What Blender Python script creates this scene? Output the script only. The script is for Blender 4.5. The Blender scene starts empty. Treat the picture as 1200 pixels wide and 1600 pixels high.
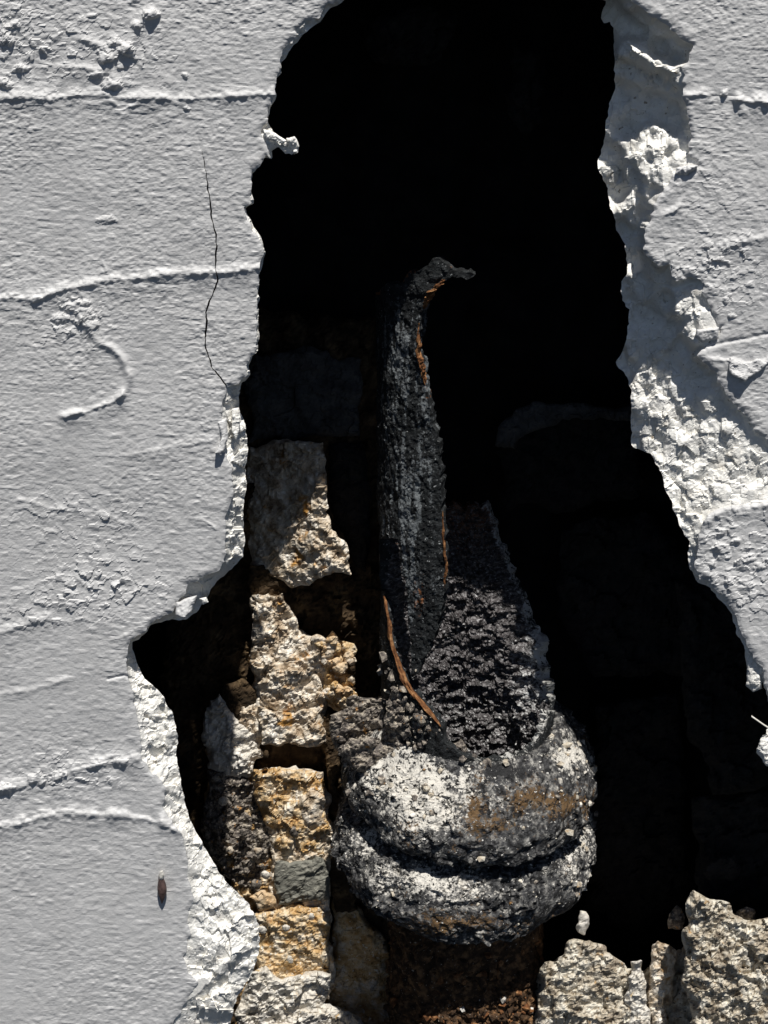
import bpy, math, random
import numpy as np
from mathutils import Vector

random.seed(4)
RNG = np.random.RandomState(11)
SC = bpy.context.scene
COL = SC.collection

# ------------------------------------------------------------------ camera, sky, sun, exposure
U = 1.0 / 3000.0                    # one photograph pixel on the wall face, in metres
PITCH = math.radians(25.0)          # the camera looks down at the wall
DIST = 2700.0                       # camera to wall centre, in the same units (0.9 m)
CAM = np.array([0.0, -DIST * math.cos(PITCH), DIST * math.sin(PITCH)])
FWD = np.array([0.0, math.cos(PITCH), -math.sin(PITCH)])
UPV = np.array([0.0, math.sin(PITCH), math.cos(PITCH)])

cam_data = bpy.data.cameras.new("camera")
cam = bpy.data.objects.new("camera", cam_data)
COL.objects.link(cam)
cam.location = Vector(CAM * U)
cam.rotation_euler = (math.pi / 2 - PITCH, 0.0, 0.0)
cam_data.sensor_fit = 'HORIZONTAL'
cam_data.sensor_width = 36.0
cam_data.lens = 36.0 * DIST / 1200.0
cam_data.clip_start = 0.02
cam_data.clip_end = 50.0
SC.camera = cam

SUN_L = Vector((-0.27, 1.0, -2.62)).normalized()      # the way the light travels
world = bpy.data.worlds.new("World")
SC.world = world
world.use_nodes = True
wn = world.node_tree.nodes
wl = world.node_tree.links
sky = wn.new("ShaderNodeTexSky")
sky.sky_type = 'NISHITA'
sky.sun_disc = False
sky.air_density = 0.45
sky.ozone_density = 0.2
sky.dust_density = 0.3
sky.sun_elevation = math.asin(-SUN_L.z)
sky.sun_rotation = math.atan2(-SUN_L.x, -SUN_L.y)
wl.new(sky.outputs[0], wn["Background"].inputs[0])
wn["Background"].inputs[1].default_value = 0.05
sun_data = bpy.data.lights.new("sun", 'SUN')
sun_data.energy = 5.0
sun_data.angle = math.radians(0.5)
sun_data.color = (1.0, 0.97, 0.92)
sun = bpy.data.objects.new("sun", sun_data)
COL.objects.link(sun)
sun.location = (0.2, -1.5, 3.0)
sun.rotation_euler = SUN_L.to_track_quat('-Z', 'Y').to_euler()
SC.view_settings.view_transform = 'Standard'
SC.view_settings.look = 'None'
SC.view_settings.exposure = 0.15
SC.view_settings.gamma = 1.0
SC.view_settings.use_curve_mapping = False


# ------------------------------------------------------------------ geometry helpers
def at(px, py, d):
    """Point of depth d behind the wall face on the sight line of a photograph pixel (in pixel units)."""
    px, py, d = np.broadcast_arrays(np.asarray(px, float), np.asarray(py, float), np.asarray(d, float))
    dx = px - 600.0
    up = 800.0 - py
    dy = FWD[1] * DIST + UPV[1] * up
    dz = FWD[2] * DIST + UPV[2] * up
    t = (d - CAM[1]) / dy
    return np.stack([CAM[0] + t * dx, d + 0.0, CAM[2] + t * dz], -1)


def proj(P):
    Q = P - CAM
    w = Q @ FWD
    return 600.0 + Q[..., 0] / w * DIST, 800.0 - (Q @ UPV) / w * DIST


_perm = RNG.permutation(256)
_perm = np.concatenate([_perm, _perm, _perm])
_val = RNG.uniform(-1, 1, 256)


def vn(x, y, z):
    x, y, z = np.broadcast_arrays(np.asarray(x, float), np.asarray(y, float), np.asarray(z, float))
    xi = np.floor(x).astype(int); yi = np.floor(y).astype(int); zi = np.floor(z).astype(int)
    fx = x - xi; fy = y - yi; fz = z - zi
    xi &= 255; yi &= 255; zi &= 255
    ux = fx * fx * fx * (fx * (fx * 6 - 15) + 10)
    uy = fy * fy * fy * (fy * (fy * 6 - 15) + 10)
    uz = fz * fz * (3 - 2 * fz)
    out = 0
    for a in (0, 1):
        wx = ux if a else 1 - ux
        pa = _perm[xi + a]
        for b in (0, 1):
            wy = uy if b else 1 - uy
            pb = _perm[pa + yi + b]
            for c in (0, 1):
                wz = uz if c else 1 - uz
                out = out + wx * wy * wz * _val[_perm[pb + zi + c] & 255]
    return out


def fbm(x, y, s, seed=0.0, octv=4, gain=0.5, lac=2.03):
    """fractal noise of base wavelength s"""
    a, f, o = 1.0, 1.0 / s, 0.0
    for k in range(octv):
        o = o + a * vn(np.asarray(x) * f + 17.3 * k, np.asarray(y) * f - 9.1 * k, seed + 3.7 * k + 0.37)
        a *= gain
        f *= lac
    return o


def ridged(x, y, s, seed=0.0, octv=4):
    a, f, o = 1.0, 1.0 / s, 0.0
    for k in range(octv):
        o = o + a * (1 - 2 * np.abs(vn(np.asarray(x) * f + 5.3 * k, np.asarray(y) * f + 7.7 * k, seed + 2.9 * k + 0.61)))
        a *= 0.55
        f *= 2.07
    return o


def cells(x, y, s, seed=0, both=False):
    """Worley noise: distance to the nearest point in units of s, plus a random number of that cell"""
    x = np.asarray(x, float) / s; y = np.asarray(y, float) / s
    xi = np.floor(x).astype(int); yi = np.floor(y).astype(int)
    d1 = np.full(x.shape, 9.0); d2 = np.full(x.shape, 9.0); idv = np.zeros(x.shape)
    for a in (-1, 0, 1):
        for b in (-1, 0, 1):
            cx = xi + a; cy = yi + b
            h = _perm[_perm[_perm[(cx + seed * 31) & 255] + (cy & 255)] + (seed * 7 & 255)]
            rx = cx + 0.5 + 0.45 * _val[h]; ry = cy + 0.5 + 0.45 * _val[_perm[h + 57]]
            dd = np.hypot(x - rx, y - ry)
            near = dd < d1
            d2 = np.where(near, d1, np.minimum(d2, dd))
            idv = np.where(near, _val[_perm[h + 131]], idv)
            d1 = np.where(near, dd, d1)
    if both:
        return d1, d2, idv
    return d1, idv


def planes(x, y, s, seed, tilt=0.55, jump=0.35):
    """fractured relief: a mosaic of small tilted facets of size s (result in units of s)"""
    x = np.asarray(x, float); y = np.asarray(y, float)
    x, y = (x + 0.25 * s * vn(x / s * 1.7, y / s * 1.7, seed + 0.2)) / s, (y + 0.25 * s * vn(x / s * 1.7, y / s * 1.7, seed + 5.2)) / s
    xi = np.floor(x).astype(int); yi = np.floor(y).astype(int)
    d1 = np.full(x.shape, 9.0); out = np.zeros(x.shape)
    for a in (-1, 0, 1):
        for b in (-1, 0, 1):
            cx = xi + a; cy = yi + b
            h = _perm[_perm[_perm[(cx + seed * 29) & 255] + (cy & 255)] + (seed * 11 & 255)]
            ex = x - (cx + 0.5 + 0.45 * _val[h]); ey = y - (cy + 0.5 + 0.45 * _val[_perm[h + 57]])
            dd = np.hypot(ex, ey)
            near = dd < d1
            out = np.where(near, tilt * (_val[_perm[h + 91]] * ex + _val[_perm[h + 17]] * ey) + jump * _val[_perm[h + 131]], out)
            d1 = np.where(near, dd, d1)
    return out


def bumps(x, y, s, seed, cover=0.5):
    """separate rounded grains of size s, over a fraction of the cells"""
    d, i = cells(x, y, s, seed)
    r = 0.25 + 0.25 * np.abs(i)
    h = np.clip(1 - (d / r) ** 2, 0, 1) ** 0.7
    return h * (i > 1 - 2 * cover)


def jag(poly, amp, seed, step=6.0, closed=True):
    """add small ragged teeth to a traced outline"""
    p = np.asarray(poly, float)
    q = np.vstack([p, p[:1]]) if closed else p
    out = []
    for a, b in zip(q[:-1], q[1:]):
        n = max(1, int(np.hypot(*(b - a)) / step))
        for k in range(n):
            out.append(a + (b - a) * k / n)
    if not closed:
        out.append(q[-1])
    out = np.array(out)
    nx = vn(out[:, 0] / 9.0, out[:, 1] / 9.0, seed) + 0.7 * vn(out[:, 0] / 4.0, out[:, 1] / 4.0, seed + 5)
    ny = vn(out[:, 0] / 9.0, out[:, 1] / 9.0, seed + 9) + 0.7 * vn(out[:, 0] / 4.0, out[:, 1] / 4.0, seed + 14)
    return out + amp * np.stack([nx, ny], -1)


def sdf_grid(xs, ys, poly, reach=140.0, closed=True):
    """signed distance (inside positive) of a rectilinear grid; distances saturate at `reach`"""
    D = np.full((len(ys), len(xs)), reach ** 2)
    ins = np.zeros((len(ys), len(xs)), bool)
    q = np.vstack([poly, poly[:1]]) if closed else np.asarray(poly, float)
    for a, b in zip(q[:-1], q[1:]):
        j0, j1 = np.searchsorted(xs, [min(a[0], b[0]) - reach, max(a[0], b[0]) + reach])
        i0, i1 = np.searchsorted(ys, [min(a[1], b[1]) - reach, max(a[1], b[1]) + reach])
        if j1 > j0 and i1 > i0:
            X = xs[j0:j1][None, :]; Y = ys[i0:i1][:, None]
            e = b - a
            t = np.clip(((X - a[0]) * e[0] + (Y - a[1]) * e[1]) / max(e @ e, 1e-9), 0, 1)
            d2 = (X - a[0] - t * e[0]) ** 2 + (Y - a[1] - t * e[1]) ** 2
            D[i0:i1, j0:j1] = np.minimum(D[i0:i1, j0:j1], d2)
        if closed and a[1] != b[1]:
            lo, hi = min(a[1], b[1]), max(a[1], b[1])
            i0, i1 = np.searchsorted(ys, [lo, hi])
            if i1 > i0:
                xi = a[0] + (ys[i0:i1] - a[1]) / (b[1] - a[1]) * (b[0] - a[0])
                ins[i0:i1] ^= xs[None, :] < xi[:, None]
    D = np.sqrt(D)
    return np.where(ins, D, -D) if closed else D


def sdf_pts(x, y, poly):
    x = np.asarray(x, float); y = np.asarray(y, float)
    D = np.full(x.shape, 1e9); ins = np.zeros(x.shape, bool)
    q = np.vstack([poly, poly[:1]])
    for a, b in zip(q[:-1], q[1:]):
        e = b - a
        t = np.clip(((x - a[0]) * e[0] + (y - a[1]) * e[1]) / max(e @ e, 1e-9), 0, 1)
        D = np.minimum(D, (x - a[0] - t * e[0]) ** 2 + (y - a[1] - t * e[1]) ** 2)
        if a[1] != b[1]:
            lo, hi = min(a[1], b[1]), max(a[1], b[1])
            xi = a[0] + (y - a[1]) / (b[1] - a[1]) * (b[0] - a[0])
            ins ^= (y >= lo) & (y < hi) & (x < xi)
    D = np.sqrt(D)
    return np.where(ins, D, -D)


def cut(P, S, wrap=False):
    """triangulate the part of a grid sheet where S > 0; P carries xyz and extra columns"""
    ni, nj = S.shape
    idx = np.arange(ni * nj).reshape(ni, nj)
    if wrap:
        idx = np.hstack([idx, idx[:, :1]])
    a = idx[:-1, :-1].ravel(); b = idx[1:, :-1].ravel(); c = idx[:-1, 1:].ravel(); d = idx[1:, 1:].ravel()
    T = np.concatenate([np.stack([a, b, c], 1), np.stack([b, d, c], 1)])
    V = P.reshape(ni * nj, -1); s = S.ravel()
    inside = s > 0
    cnt = inside[T].sum(1)
    full = T[cnt == 3]
    keys, pairs = [], []
    N = ni * nj

    def order(t, flag):
        k = np.argmax(flag, 1)
        r = np.arange(len(t))
        return np.stack([t[r, k], t[r, (k + 1) % 3], t[r, (k + 2) % 3]], 1)
    t2 = T[cnt == 2]; t2 = order(t2, ~inside[t2])          # (o, a, b)
    t1 = T[cnt == 1]; t1 = order(t1, inside[t1])           # (a, o1, o2)
    ed = np.concatenate([t2[:, [1, 0]], t2[:, [2, 0]], t1[:, [0, 1]], t1[:, [0, 2]]])
    if len(ed):
        k = np.minimum(ed[:, 0], ed[:, 1]) * N + np.maximum(ed[:, 0], ed[:, 1])
        uk, first, inv = np.unique(k, return_index=True, return_inverse=True)
        e = ed[first]
        w = np.clip(s[e[:, 0]] / (s[e[:, 0]] - s[e[:, 1]] + 1e-12), 0.02, 0.98)[:, None]
        V = np.vstack([V, V[e[:, 0]] * (1 - w) + V[e[:, 1]] * w])
        inv = inv.reshape(-1) + N
        n2, n1 = len(t2), len(t1)
        eao = inv[:n2]; ebo = inv[n2:2 * n2]; e1 = inv[2 * n2:2 * n2 + n1]; e2 = inv[2 * n2 + n1:]
        F = np.concatenate([full, np.stack([t2[:, 1], t2[:, 2], ebo], 1), np.stack([t2[:, 1], ebo, eao], 1),
                            np.stack([t1[:, 0], e1, e2], 1)])
    else:
        F = full
    used, inv = np.unique(F, return_inverse=True)
    return V[used], inv.reshape(-1, 3)


def border(F):
    E = np.concatenate([F[:, [0, 1]], F[:, [1, 2]], F[:, [2, 0]]])
    n = F.max() + 1
    k = E[:, 0] * n + E[:, 1]
    r = E[:, 1] * n + E[:, 0]
    return E[~np.isin(k, r)]


def close_back(V, F, back, cap=True):
    """give a cut sheet its thickness: `back` holds the rear point of every vertex"""
    E = border(F)
    ids = np.unique(E)
    mp = np.full(len(V), -1)
    mp[ids] = len(V) + np.arange(len(ids))
    W = V[ids].copy()
    W[:, :3] = back[ids]
    a, b = E[:, 0], E[:, 1]
    side = np.concatenate([np.stack([b, a, mp[a]], 1), np.stack([b, mp[a], mp[b]], 1)])
    parts = [V, W]
    Fs = [F, side]
    if cap:
        c = W.mean(0)[None]
        parts.append(c)
        ci = len(V) + len(ids)
        Fs.append(np.stack([mp[b], mp[a], np.full(len(E), ci)], 1))
    return np.vstack(parts), np.concatenate(Fs), len(F)


def mk(name, V, F, mats, parent=None, loc=None, smooth=True, midx=None, attrs=None):
    """link one mesh object from arrays in pixel units"""
    me = bpy.data.meshes.new(name)
    base = np.zeros(3)
    if parent is not None:
        base = np.array(parent['_base'])
    elif loc is not None:
        base = np.array(loc)
    co = ((V[:, :3] - base) * U).astype(np.float32)
    me.vertices.add(len(co)); me.vertices.foreach_set("co", co.ravel())
    me.loops.add(len(F) * 3); me.loops.foreach_set("vertex_index", F.astype(np.int32).ravel())
    me.polygons.add(len(F))
    me.polygons.foreach_set("loop_start", np.arange(0, len(F) * 3, 3, dtype=np.int32))
    try:
        me.polygons.foreach_set("loop_total", np.full(len(F), 3, np.int32))
    except Exception:
        pass
    me.polygons.foreach_set("use_smooth", np.full(len(F), smooth, bool))
    if midx is not None:
        me.polygons.foreach_set("material_index", midx.astype(np.int32))
    for k, v in (attrs or {}).items():
        at_ = me.attributes.new(k, 'FLOAT', 'POINT')
        at_.data.foreach_set("value", np.asarray(v, np.float32))
    me.update(calc_edges=True)
    me.validate()
    for m in (mats if isinstance(mats, (list, tuple)) else [mats]):
        me.materials.append(m)
    o = bpy.data.objects.new(name, me)
    COL.objects.link(o)
    if parent is not None:
        o.parent = parent
    else:
        o.location = Vector(base * U)
    return o


def tag(o, label, cat, group=None):
    o['label'] = label
    o['category'] = cat
    if group:
        o['group'] = group
    return o


THINGS = []


def thing(name, label, cat, base, group=None):
    o = bpy.data.objects.new(name, None)
    COL.objects.link(o)
    o.location = Vector(np.array(base) * U)
    o.empty_display_size = 0.02
    o['_base'] = [float(v) for v in base]
    THINGS.append(o)
    return tag(o, label, cat, group)


# ------------------------------------------------------------------ materials
def rgb(c):
    return (c[0], c[1], c[2], 1.0)


def material(name, ramp, scale=120.0, detail=6.0, rough=0.85, spec=0.25, specks=(), bump=(), stains=(), stretch=None, dist=0.0):
    """ramp: (pos, colour) list over fractal noise; specks: (colour, scale, threshold, softness);
    stains: (attribute, colour) mixed in by a vertex attribute broken up with noise; bump: (scale, metres)"""
    m = bpy.data.materials.new(name)
    m.use_nodes = True
    nt = m.node_tree
    N, L = nt.nodes, nt.links
    bs = N["Principled BSDF"]
    bs.inputs["Roughness"].default_value = rough
    bs.inputs["Specular IOR Level"].default_value = spec
    geo = N.new("ShaderNodeNewGeometry")
    pos = geo.outputs["Position"]
    if stretch:
        mp = N.new("ShaderNodeMapping")
        mp.inputs["Scale"].default_value = stretch
        L.new(pos, mp.inputs[0])
        pos = mp.outputs[0]

    def noise(sc, de=5.0, ro=0.6, d=0.0, off=None):
        n = N.new("ShaderNodeTexNoise")
        n.inputs["Scale"].default_value = sc
        n.inputs["Detail"].default_value = de
        n.inputs["Roughness"].default_value = ro
        n.inputs["Distortion"].default_value = d
        if off is not None:
            mpp = N.new("ShaderNodeMapping")
            mpp.inputs["Location"].default_value = (off, off * 0.7, -off)
            L.new(pos, mpp.inputs[0])
            L.new(mpp.outputs[0], n.inputs["Vector"])
        else:
            L.new(pos, n.inputs["Vector"])
        return n.outputs[0]

    def mix(fac, c1, c2):
        x = N.new("ShaderNodeMix")
        x.data_type = 'RGBA'
        L.new(fac, x.inputs[0])
        if isinstance(c1, tuple):
            x.inputs[6].default_value = rgb(c1)
        else:
            L.new(c1, x.inputs[6])
        if isinstance(c2, tuple):
            x.inputs[7].default_value = rgb(c2)
        else:
            L.new(c2, x.inputs[7])
        return x.outputs[2]

    def window(v, lo, hi):
        r = N.new("ShaderNodeMapRange")
        r.interpolation_type = 'SMOOTHSTEP'
        r.inputs[1].default_value = lo
        r.inputs[2].default_value = hi
        L.new(v, r.inputs[0])
        return r.outputs[0]

    cr = N.new("ShaderNodeValToRGB")
    el = cr.color_ramp.elements
    el[0].position, el[0].color = ramp[0][0], rgb(ramp[0][1])
    el[1].position, el[1].color = ramp[-1][0], rgb(ramp[-1][1])
    for p_, c_ in ramp[1:-1]:
        e = el.new(p_)
        e.color = rgb(c_)
    L.new(noise(scale, detail, 0.62, dist), cr.inputs[0])
    col = cr.outputs[0]
    for k, (attr, c_) in enumerate(stains):
        an = N.new("ShaderNodeAttribute")
        an.attribute_name = attr
        nz = noise(420.0, 4.0, 0.7, 0.0, 1.3 + k)
        ad = N.new("ShaderNodeMath")
        ad.operation = 'MULTIPLY_ADD'
        L.new(nz, ad.inputs[0]); ad.inputs[1].default_value = 1.9
        sb = N.new("ShaderNodeMath"); sb.operation = 'SUBTRACT'
        L.new(an.outputs["Fac"], sb.inputs[0]); sb.inputs[1].default_value = 0.95
        L.new(sb.outputs[0], ad.inputs[2])
        col = mix(window(ad.outputs[0], 0.34, 0.66), col, tuple(c_))
    for k, (c_, sc, th, so) in enumerate(specks):
        col = mix(window(noise(sc, 3.0, 0.6, 0.0, 4.1 + 2.3 * k), th, th + so), col, tuple(c_))
    L.new(col, bs.inputs["Base Color"])
    if bump:
        prev = None
        for k, (sc, hgt) in enumerate(bump):
            b = N.new("ShaderNodeBump")
            b.inputs["Strength"].default_value = 1.0
            b.inputs["Distance"].default_value = hgt
            L.new(noise(sc, 4.0, 0.65, 0.0, 8.0 + k), b.inputs["Height"])
            if prev is not None:
                L.new(prev, b.inputs["Normal"])
            prev = b.outputs[0]
        L.new(prev, bs.inputs["Normal"])
    return m


M = {}
M['paint'] = material('white_paint', [(0.3, (0.535, 0.53, 0.525)), (0.7, (0.61, 0.605, 0.60))], 60, 5, 0.75, 0.3,
                      bump=[(900, 0.00022)])
M['plaster'] = material('broken_plaster', [(0.25, (0.50, 0.465, 0.41)), (0.42, (0.80, 0.78, 0.73)), (0.7, (0.90, 0.885, 0.845))], 90, 7, 0.9, 0.1,
                        specks=[((0.32, 0.28, 0.22), 260, 0.66, 0.06), ((0.2, 0.19, 0.18), 700, 0.68, 0.05)],
                        bump=[(500, 0.0006), (1600, 0.0002)])
M['tan'] = material('tan_mortar', [(0.30, (0.15, 0.10, 0.06)), (0.42, (0.44, 0.35, 0.25)), (0.52, (0.65, 0.57, 0.46)), (0.66, (0.78, 0.74, 0.67))], 110, 8, 0.92, 0.1,
                    specks=[((0.50, 0.27, 0.08), 70, 0.58, 0.12), ((0.12, 0.09, 0.06), 500, 0.66, 0.05)],
                    bump=[(420, 0.0009), (1500, 0.0003)])
M['ochre'] = material('ochre_mortar', [(0.28, (0.20, 0.11, 0.045)), (0.43, (0.50, 0.32, 0.14)), (0.53, (0.62, 0.48, 0.30)), (0.68, (0.72, 0.66, 0.56))], 90, 8, 0.92, 0.1,
                      specks=[((0.72, 0.68, 0.6), 330, 0.60, 0.06), ((0.13, 0.09, 0.05), 520, 0.64, 0.05)],
                      bump=[(480, 0.0009), (1500, 0.0003)])
M['lime'] = material('pale_limestone', [(0.25, (0.38, 0.34, 0.28)), (0.45, (0.62, 0.58, 0.51)), (0.7, (0.76, 0.73, 0.68))], 80, 8, 0.9, 0.1,
                     specks=[((0.52, 0.38, 0.2), 120, 0.62, 0.1), ((0.14, 0.12, 0.1), 620, 0.68, 0.05)],
                     bump=[(400, 0.0009), (1400, 0.0003)])
M['conglo'] = material('dark_conglomerate', [(0.32, (0.035, 0.032, 0.03)), (0.48, (0.15, 0.13, 0.115)), (0.62, (0.42, 0.37, 0.30))], 260, 7, 0.9, 0.15,
                       specks=[((0.55, 0.5, 0.42), 640, 0.62, 0.05), ((0.4, 0.22, 0.08), 150, 0.63, 0.08)],
                       bump=[(560, 0.0011), (1700, 0.0003)])
M['slate'] = material('grey_green_stone', [(0.3, (0.13, 0.13, 0.11)), (0.7, (0.27, 0.26, 0.22))], 120, 6, 0.8, 0.2,
                      bump=[(380, 0.0006)], stretch=(1, 1, 2.4))
M['rubble'] = material('pitted_rubble', [(0.30, (0.13, 0.10, 0.075)), (0.45, (0.46, 0.40, 0.31)), (0.62, (0.70, 0.66, 0.57))], 110, 8, 0.92, 0.1,
                       specks=[((0.09, 0.08, 0.07), 420, 0.61, 0.05), ((0.40, 0.27, 0.14), 140, 0.62, 0.1)],
                       bump=[(450, 0.0011), (1500, 0.0003)])
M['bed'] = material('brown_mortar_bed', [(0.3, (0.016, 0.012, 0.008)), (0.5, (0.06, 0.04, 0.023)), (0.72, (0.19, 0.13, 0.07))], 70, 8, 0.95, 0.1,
                    bump=[(330, 0.001), (1300, 0.0003)])
M['dark'] = material('shade_black_cavity', [(0.3, (0.006, 0.006, 0.006)), (0.7, (0.018, 0.017, 0.016))], 60, 7, 0.95, 0.1, bump=[(300, 0.001)])  # near-black albedo puts the hollow's deep shade into the colour
M['shadestone'] = material('shade_darkened_stone', [(0.3, (0.006, 0.006, 0.006)), (0.7, (0.028, 0.026, 0.025))], 120, 7, 0.92, 0.15, bump=[(380, 0.001)])  # albedo lowered so stones in the cavity read as deep shade
M['dim'] = material('shade_dimmed_stone', [(0.3, (0.035, 0.035, 0.036)), (0.7, (0.11, 0.108, 0.105))], 90, 7, 0.92, 0.15, bump=[(380, 0.001)])  # half-dark albedo, painting stones that are only dimmed by shade
M['iron'] = material('old_cast_iron', [(0.3, (0.006, 0.0065, 0.007)), (0.5, (0.017, 0.019, 0.020)), (0.72, (0.05, 0.054, 0.056))], 230, 7, 0.8, 0.2,
                     specks=[((0.42, 0.43, 0.43), 700, 0.66, 0.04), ((0.012, 0.012, 0.013), 480, 0.58, 0.05)], bump=[(520, 0.0008), (1500, 0.0003)],  # the pale specks paint silvery highlights onto the iron
                     stains=[('sunlit_dust', (0.165, 0.178, 0.185)), ('rust', (0.22, 0.085, 0.03)), ('lime', (0.5, 0.49, 0.46))])
M['scale'] = material('flaking_iron_scale', [(0.35, (0.008, 0.007, 0.007)), (0.5, (0.032, 0.026, 0.027)), (0.62, (0.17, 0.16, 0.16))], 300, 7, 0.42, 0.6,
                      specks=[((0.45, 0.45, 0.45), 560, 0.635, 0.04)], bump=[(600, 0.0010)], stretch=(1, 1, 1.8),  # pale specks are painted silver glints
                      stains=[('rust', (0.17, 0.075, 0.035)), ('lime', (0.5, 0.5, 0.49))])
M['rust'] = material('bright_rust', [(0.3, (0.06, 0.027, 0.014)), (0.5, (0.16, 0.07, 0.03)), (0.70, (0.40, 0.22, 0.10))], 260, 6, 0.9, 0.1, bump=[(700, 0.0006)])
M['crust'] = material('limed_collar', [(0.40, (0.013, 0.013, 0.014)), (0.50, (0.06, 0.06, 0.062)), (0.58, (0.17, 0.165, 0.155)), (0.70, (0.50, 0.48, 0.44))], 190, 8, 0.75, 0.3,
                      stains=[('lime', (0.64, 0.61, 0.55)), ('rust', (0.13, 0.078, 0.035)), ('dark_patch', (0.022, 0.022, 0.023))],
                      specks=[((0.70, 0.68, 0.64), 400, 0.65, 0.04), ((0.014, 0.014, 0.014), 330, 0.57, 0.05)],
                      bump=[(420, 0.0014), (1300, 0.0005)])
M['pipe_low'] = material('brown_rusted_pipe', [(0.3, (0.014, 0.010, 0.007)), (0.5, (0.06, 0.034, 0.018)), (0.66, (0.24, 0.13, 0.06))], 160, 8, 0.85, 0.2,
                         specks=[((0.5, 0.44, 0.36), 560, 0.66, 0.05)], bump=[(450, 0.0012)])
M['pebble'] = material('orange_pebble', [(0.3, (0.42, 0.25, 0.11)), (0.5, (0.60, 0.46, 0.30)), (0.7, (0.70, 0.62, 0.52))], 70, 5, 0.85, 0.15, bump=[(600, 0.0006)])
M['husk'] = material('brown_husk', [(0.3, (0.045, 0.03, 0.028)), (0.7, (0.14, 0.09, 0.08))], 400, 4, 0.6, 0.3, bump=[(900, 0.0004)])
M['straw'] = material('pale_straw', [(0.3, (0.55, 0.52, 0.45)), (0.7, (0.72, 0.70, 0.66))], 300, 3, 0.7, 0.2)

# ------------------------------------------------------------------ traced outlines of the hole
OUT_LEFT = [(690, -14), (600, -12), (548, -8), (527, 0), (505, 12), (499, 26), (480, 33), (460, 47), (461, 56), (445, 75), (436, 95), (437, 112),
            (431, 120), (428, 140), (431, 146), (424, 160), (415, 182), (418, 191), (409, 204), (411, 216), (419, 236), (424, 246), (414, 243),
            (405, 259), (393, 268), (391, 290), (393, 318), (382, 322), (383, 335), (390, 352), (398, 365), (408, 383), (411, 395), (408, 410),
            (407, 420), (403, 430), (402, 470), (401, 500), (402, 520), (400, 545), (386, 570), (388, 585), (372, 599), (355, 606), (349, 622),
            (345, 646), (349, 672), (342, 690), (352, 712), (362, 732), (364, 760), (362, 782), (353, 806), (351, 832), (352, 866), (350, 880),
            (338, 892), (318, 898), (296, 914), (280, 933), (271, 956), (250, 966), (232, 975), (228, 985), (203, 1000), (198, 1012),
            (196, 1040), (200, 1060), (208, 1080), (210, 1105), (215, 1125), (219, 1160), (222, 1185), (231, 1204), (252, 1220), (258, 1235),
            (255, 1262), (264, 1276), (280, 1299), (287, 1315), (290, 1330), (294, 1360), (299, 1390), (301, 1402), (292, 1440), (296, 1460),
            (287, 1500), (294, 1520), (310, 1532), (300, 1552), (285, 1575), (268, 1602), (258, 1660), (250, 1760)]
OUT_RIGHT = [(1500, 1760), (1480, 1500), (1420, 1330), (1330, 1236), (1262, 1212), (1222, 1190), (1216, 1152), (1222, 1120), (1206, 1098), (1198, 1072), (1189, 1042), (1175, 1020), (1163, 1000),
             (1156, 985), (1147, 952), (1128, 931), (1109, 911), (1092, 905), (1086, 880), (1092, 852), (1094, 830), (1098, 813), (1117, 798),
             (1142, 791), (1179, 788), (1210, 784), (1330, 770), (1330, 735), (1240, 712), (1200, 690), (1179, 672), (1167, 651), (1152, 635),
             (1133, 615), (1117, 581), (1090, 556), (1097, 545), (1122, 531), (1126, 511), (1108, 480), (1098, 458), (1101, 442), (1094, 436), (1075, 432),
             (1057, 440), (1048, 426), (1046, 415), (1029, 414), (1010, 400), (1006, 385), (1007, 365), (1010, 350), (1019, 340), (1021, 320),
             (1026, 309), (1042, 290), (1054, 272), (1076, 273), (1093, 259), (1079, 245), (1077, 230), (1080, 206), (1077, 200), (1075, 190),
             (1073, 170), (1067, 150), (1067, 130), (1068, 116), (1066, 106), (1077, 95), (1080, 85), (1084, 73), (1062, 58), (1048, 42), (1029, 32),
             (1008, 18), (985, -1), (962, -9), (900, -12), (800, -16)]
IN_LEFT = [(690, -6), (604, -5), (556, -4), (538, 1), (516, 14), (500, 34), (483, 45), (468, 62), (452, 80), (438, 98), (439, 114),
           (433, 122), (430, 140), (433, 148), (427, 162), (418, 184), (420, 198), (432, 212), (446, 222), (456, 214), (465, 222), (458, 243), (446, 240),
           (436, 230), (426, 236), (426, 248), (414, 246), (407, 261), (395, 270), (393, 290), (396, 318), (384, 324), (386, 334), (394, 350),
           (404, 366), (412, 384), (414, 396), (410, 412), (409, 421), (405, 432), (404, 470), (403, 500), (404, 521), (402, 546), (388, 571),
           (390, 586), (384, 594), (376, 603), (373, 640), (383, 664), (388, 700), (383, 730), (384, 760), (379, 800), (382, 850), (379, 870),
           (366, 884), (344, 904), (328, 921), (322, 938), (306, 956), (292, 969), (264, 969), (236, 976), (231, 987), (206, 1003), (212, 1030),
           (226, 1060), (250, 1080), (262, 1100), (271, 1120), (277, 1145), (277, 1170), (276, 1195), (283, 1215), (287, 1240), (290, 1255),
           (297, 1280), (309, 1305), (318, 1320), (330, 1340), (344, 1365), (355, 1380), (372, 1395), (386, 1410), (395, 1425), (405, 1445),
           (406, 1480), (400, 1505), (393, 1520), (381, 1540), (372, 1555), (365, 1575), (360, 1602), (350, 1660), (330, 1760)]
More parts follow.
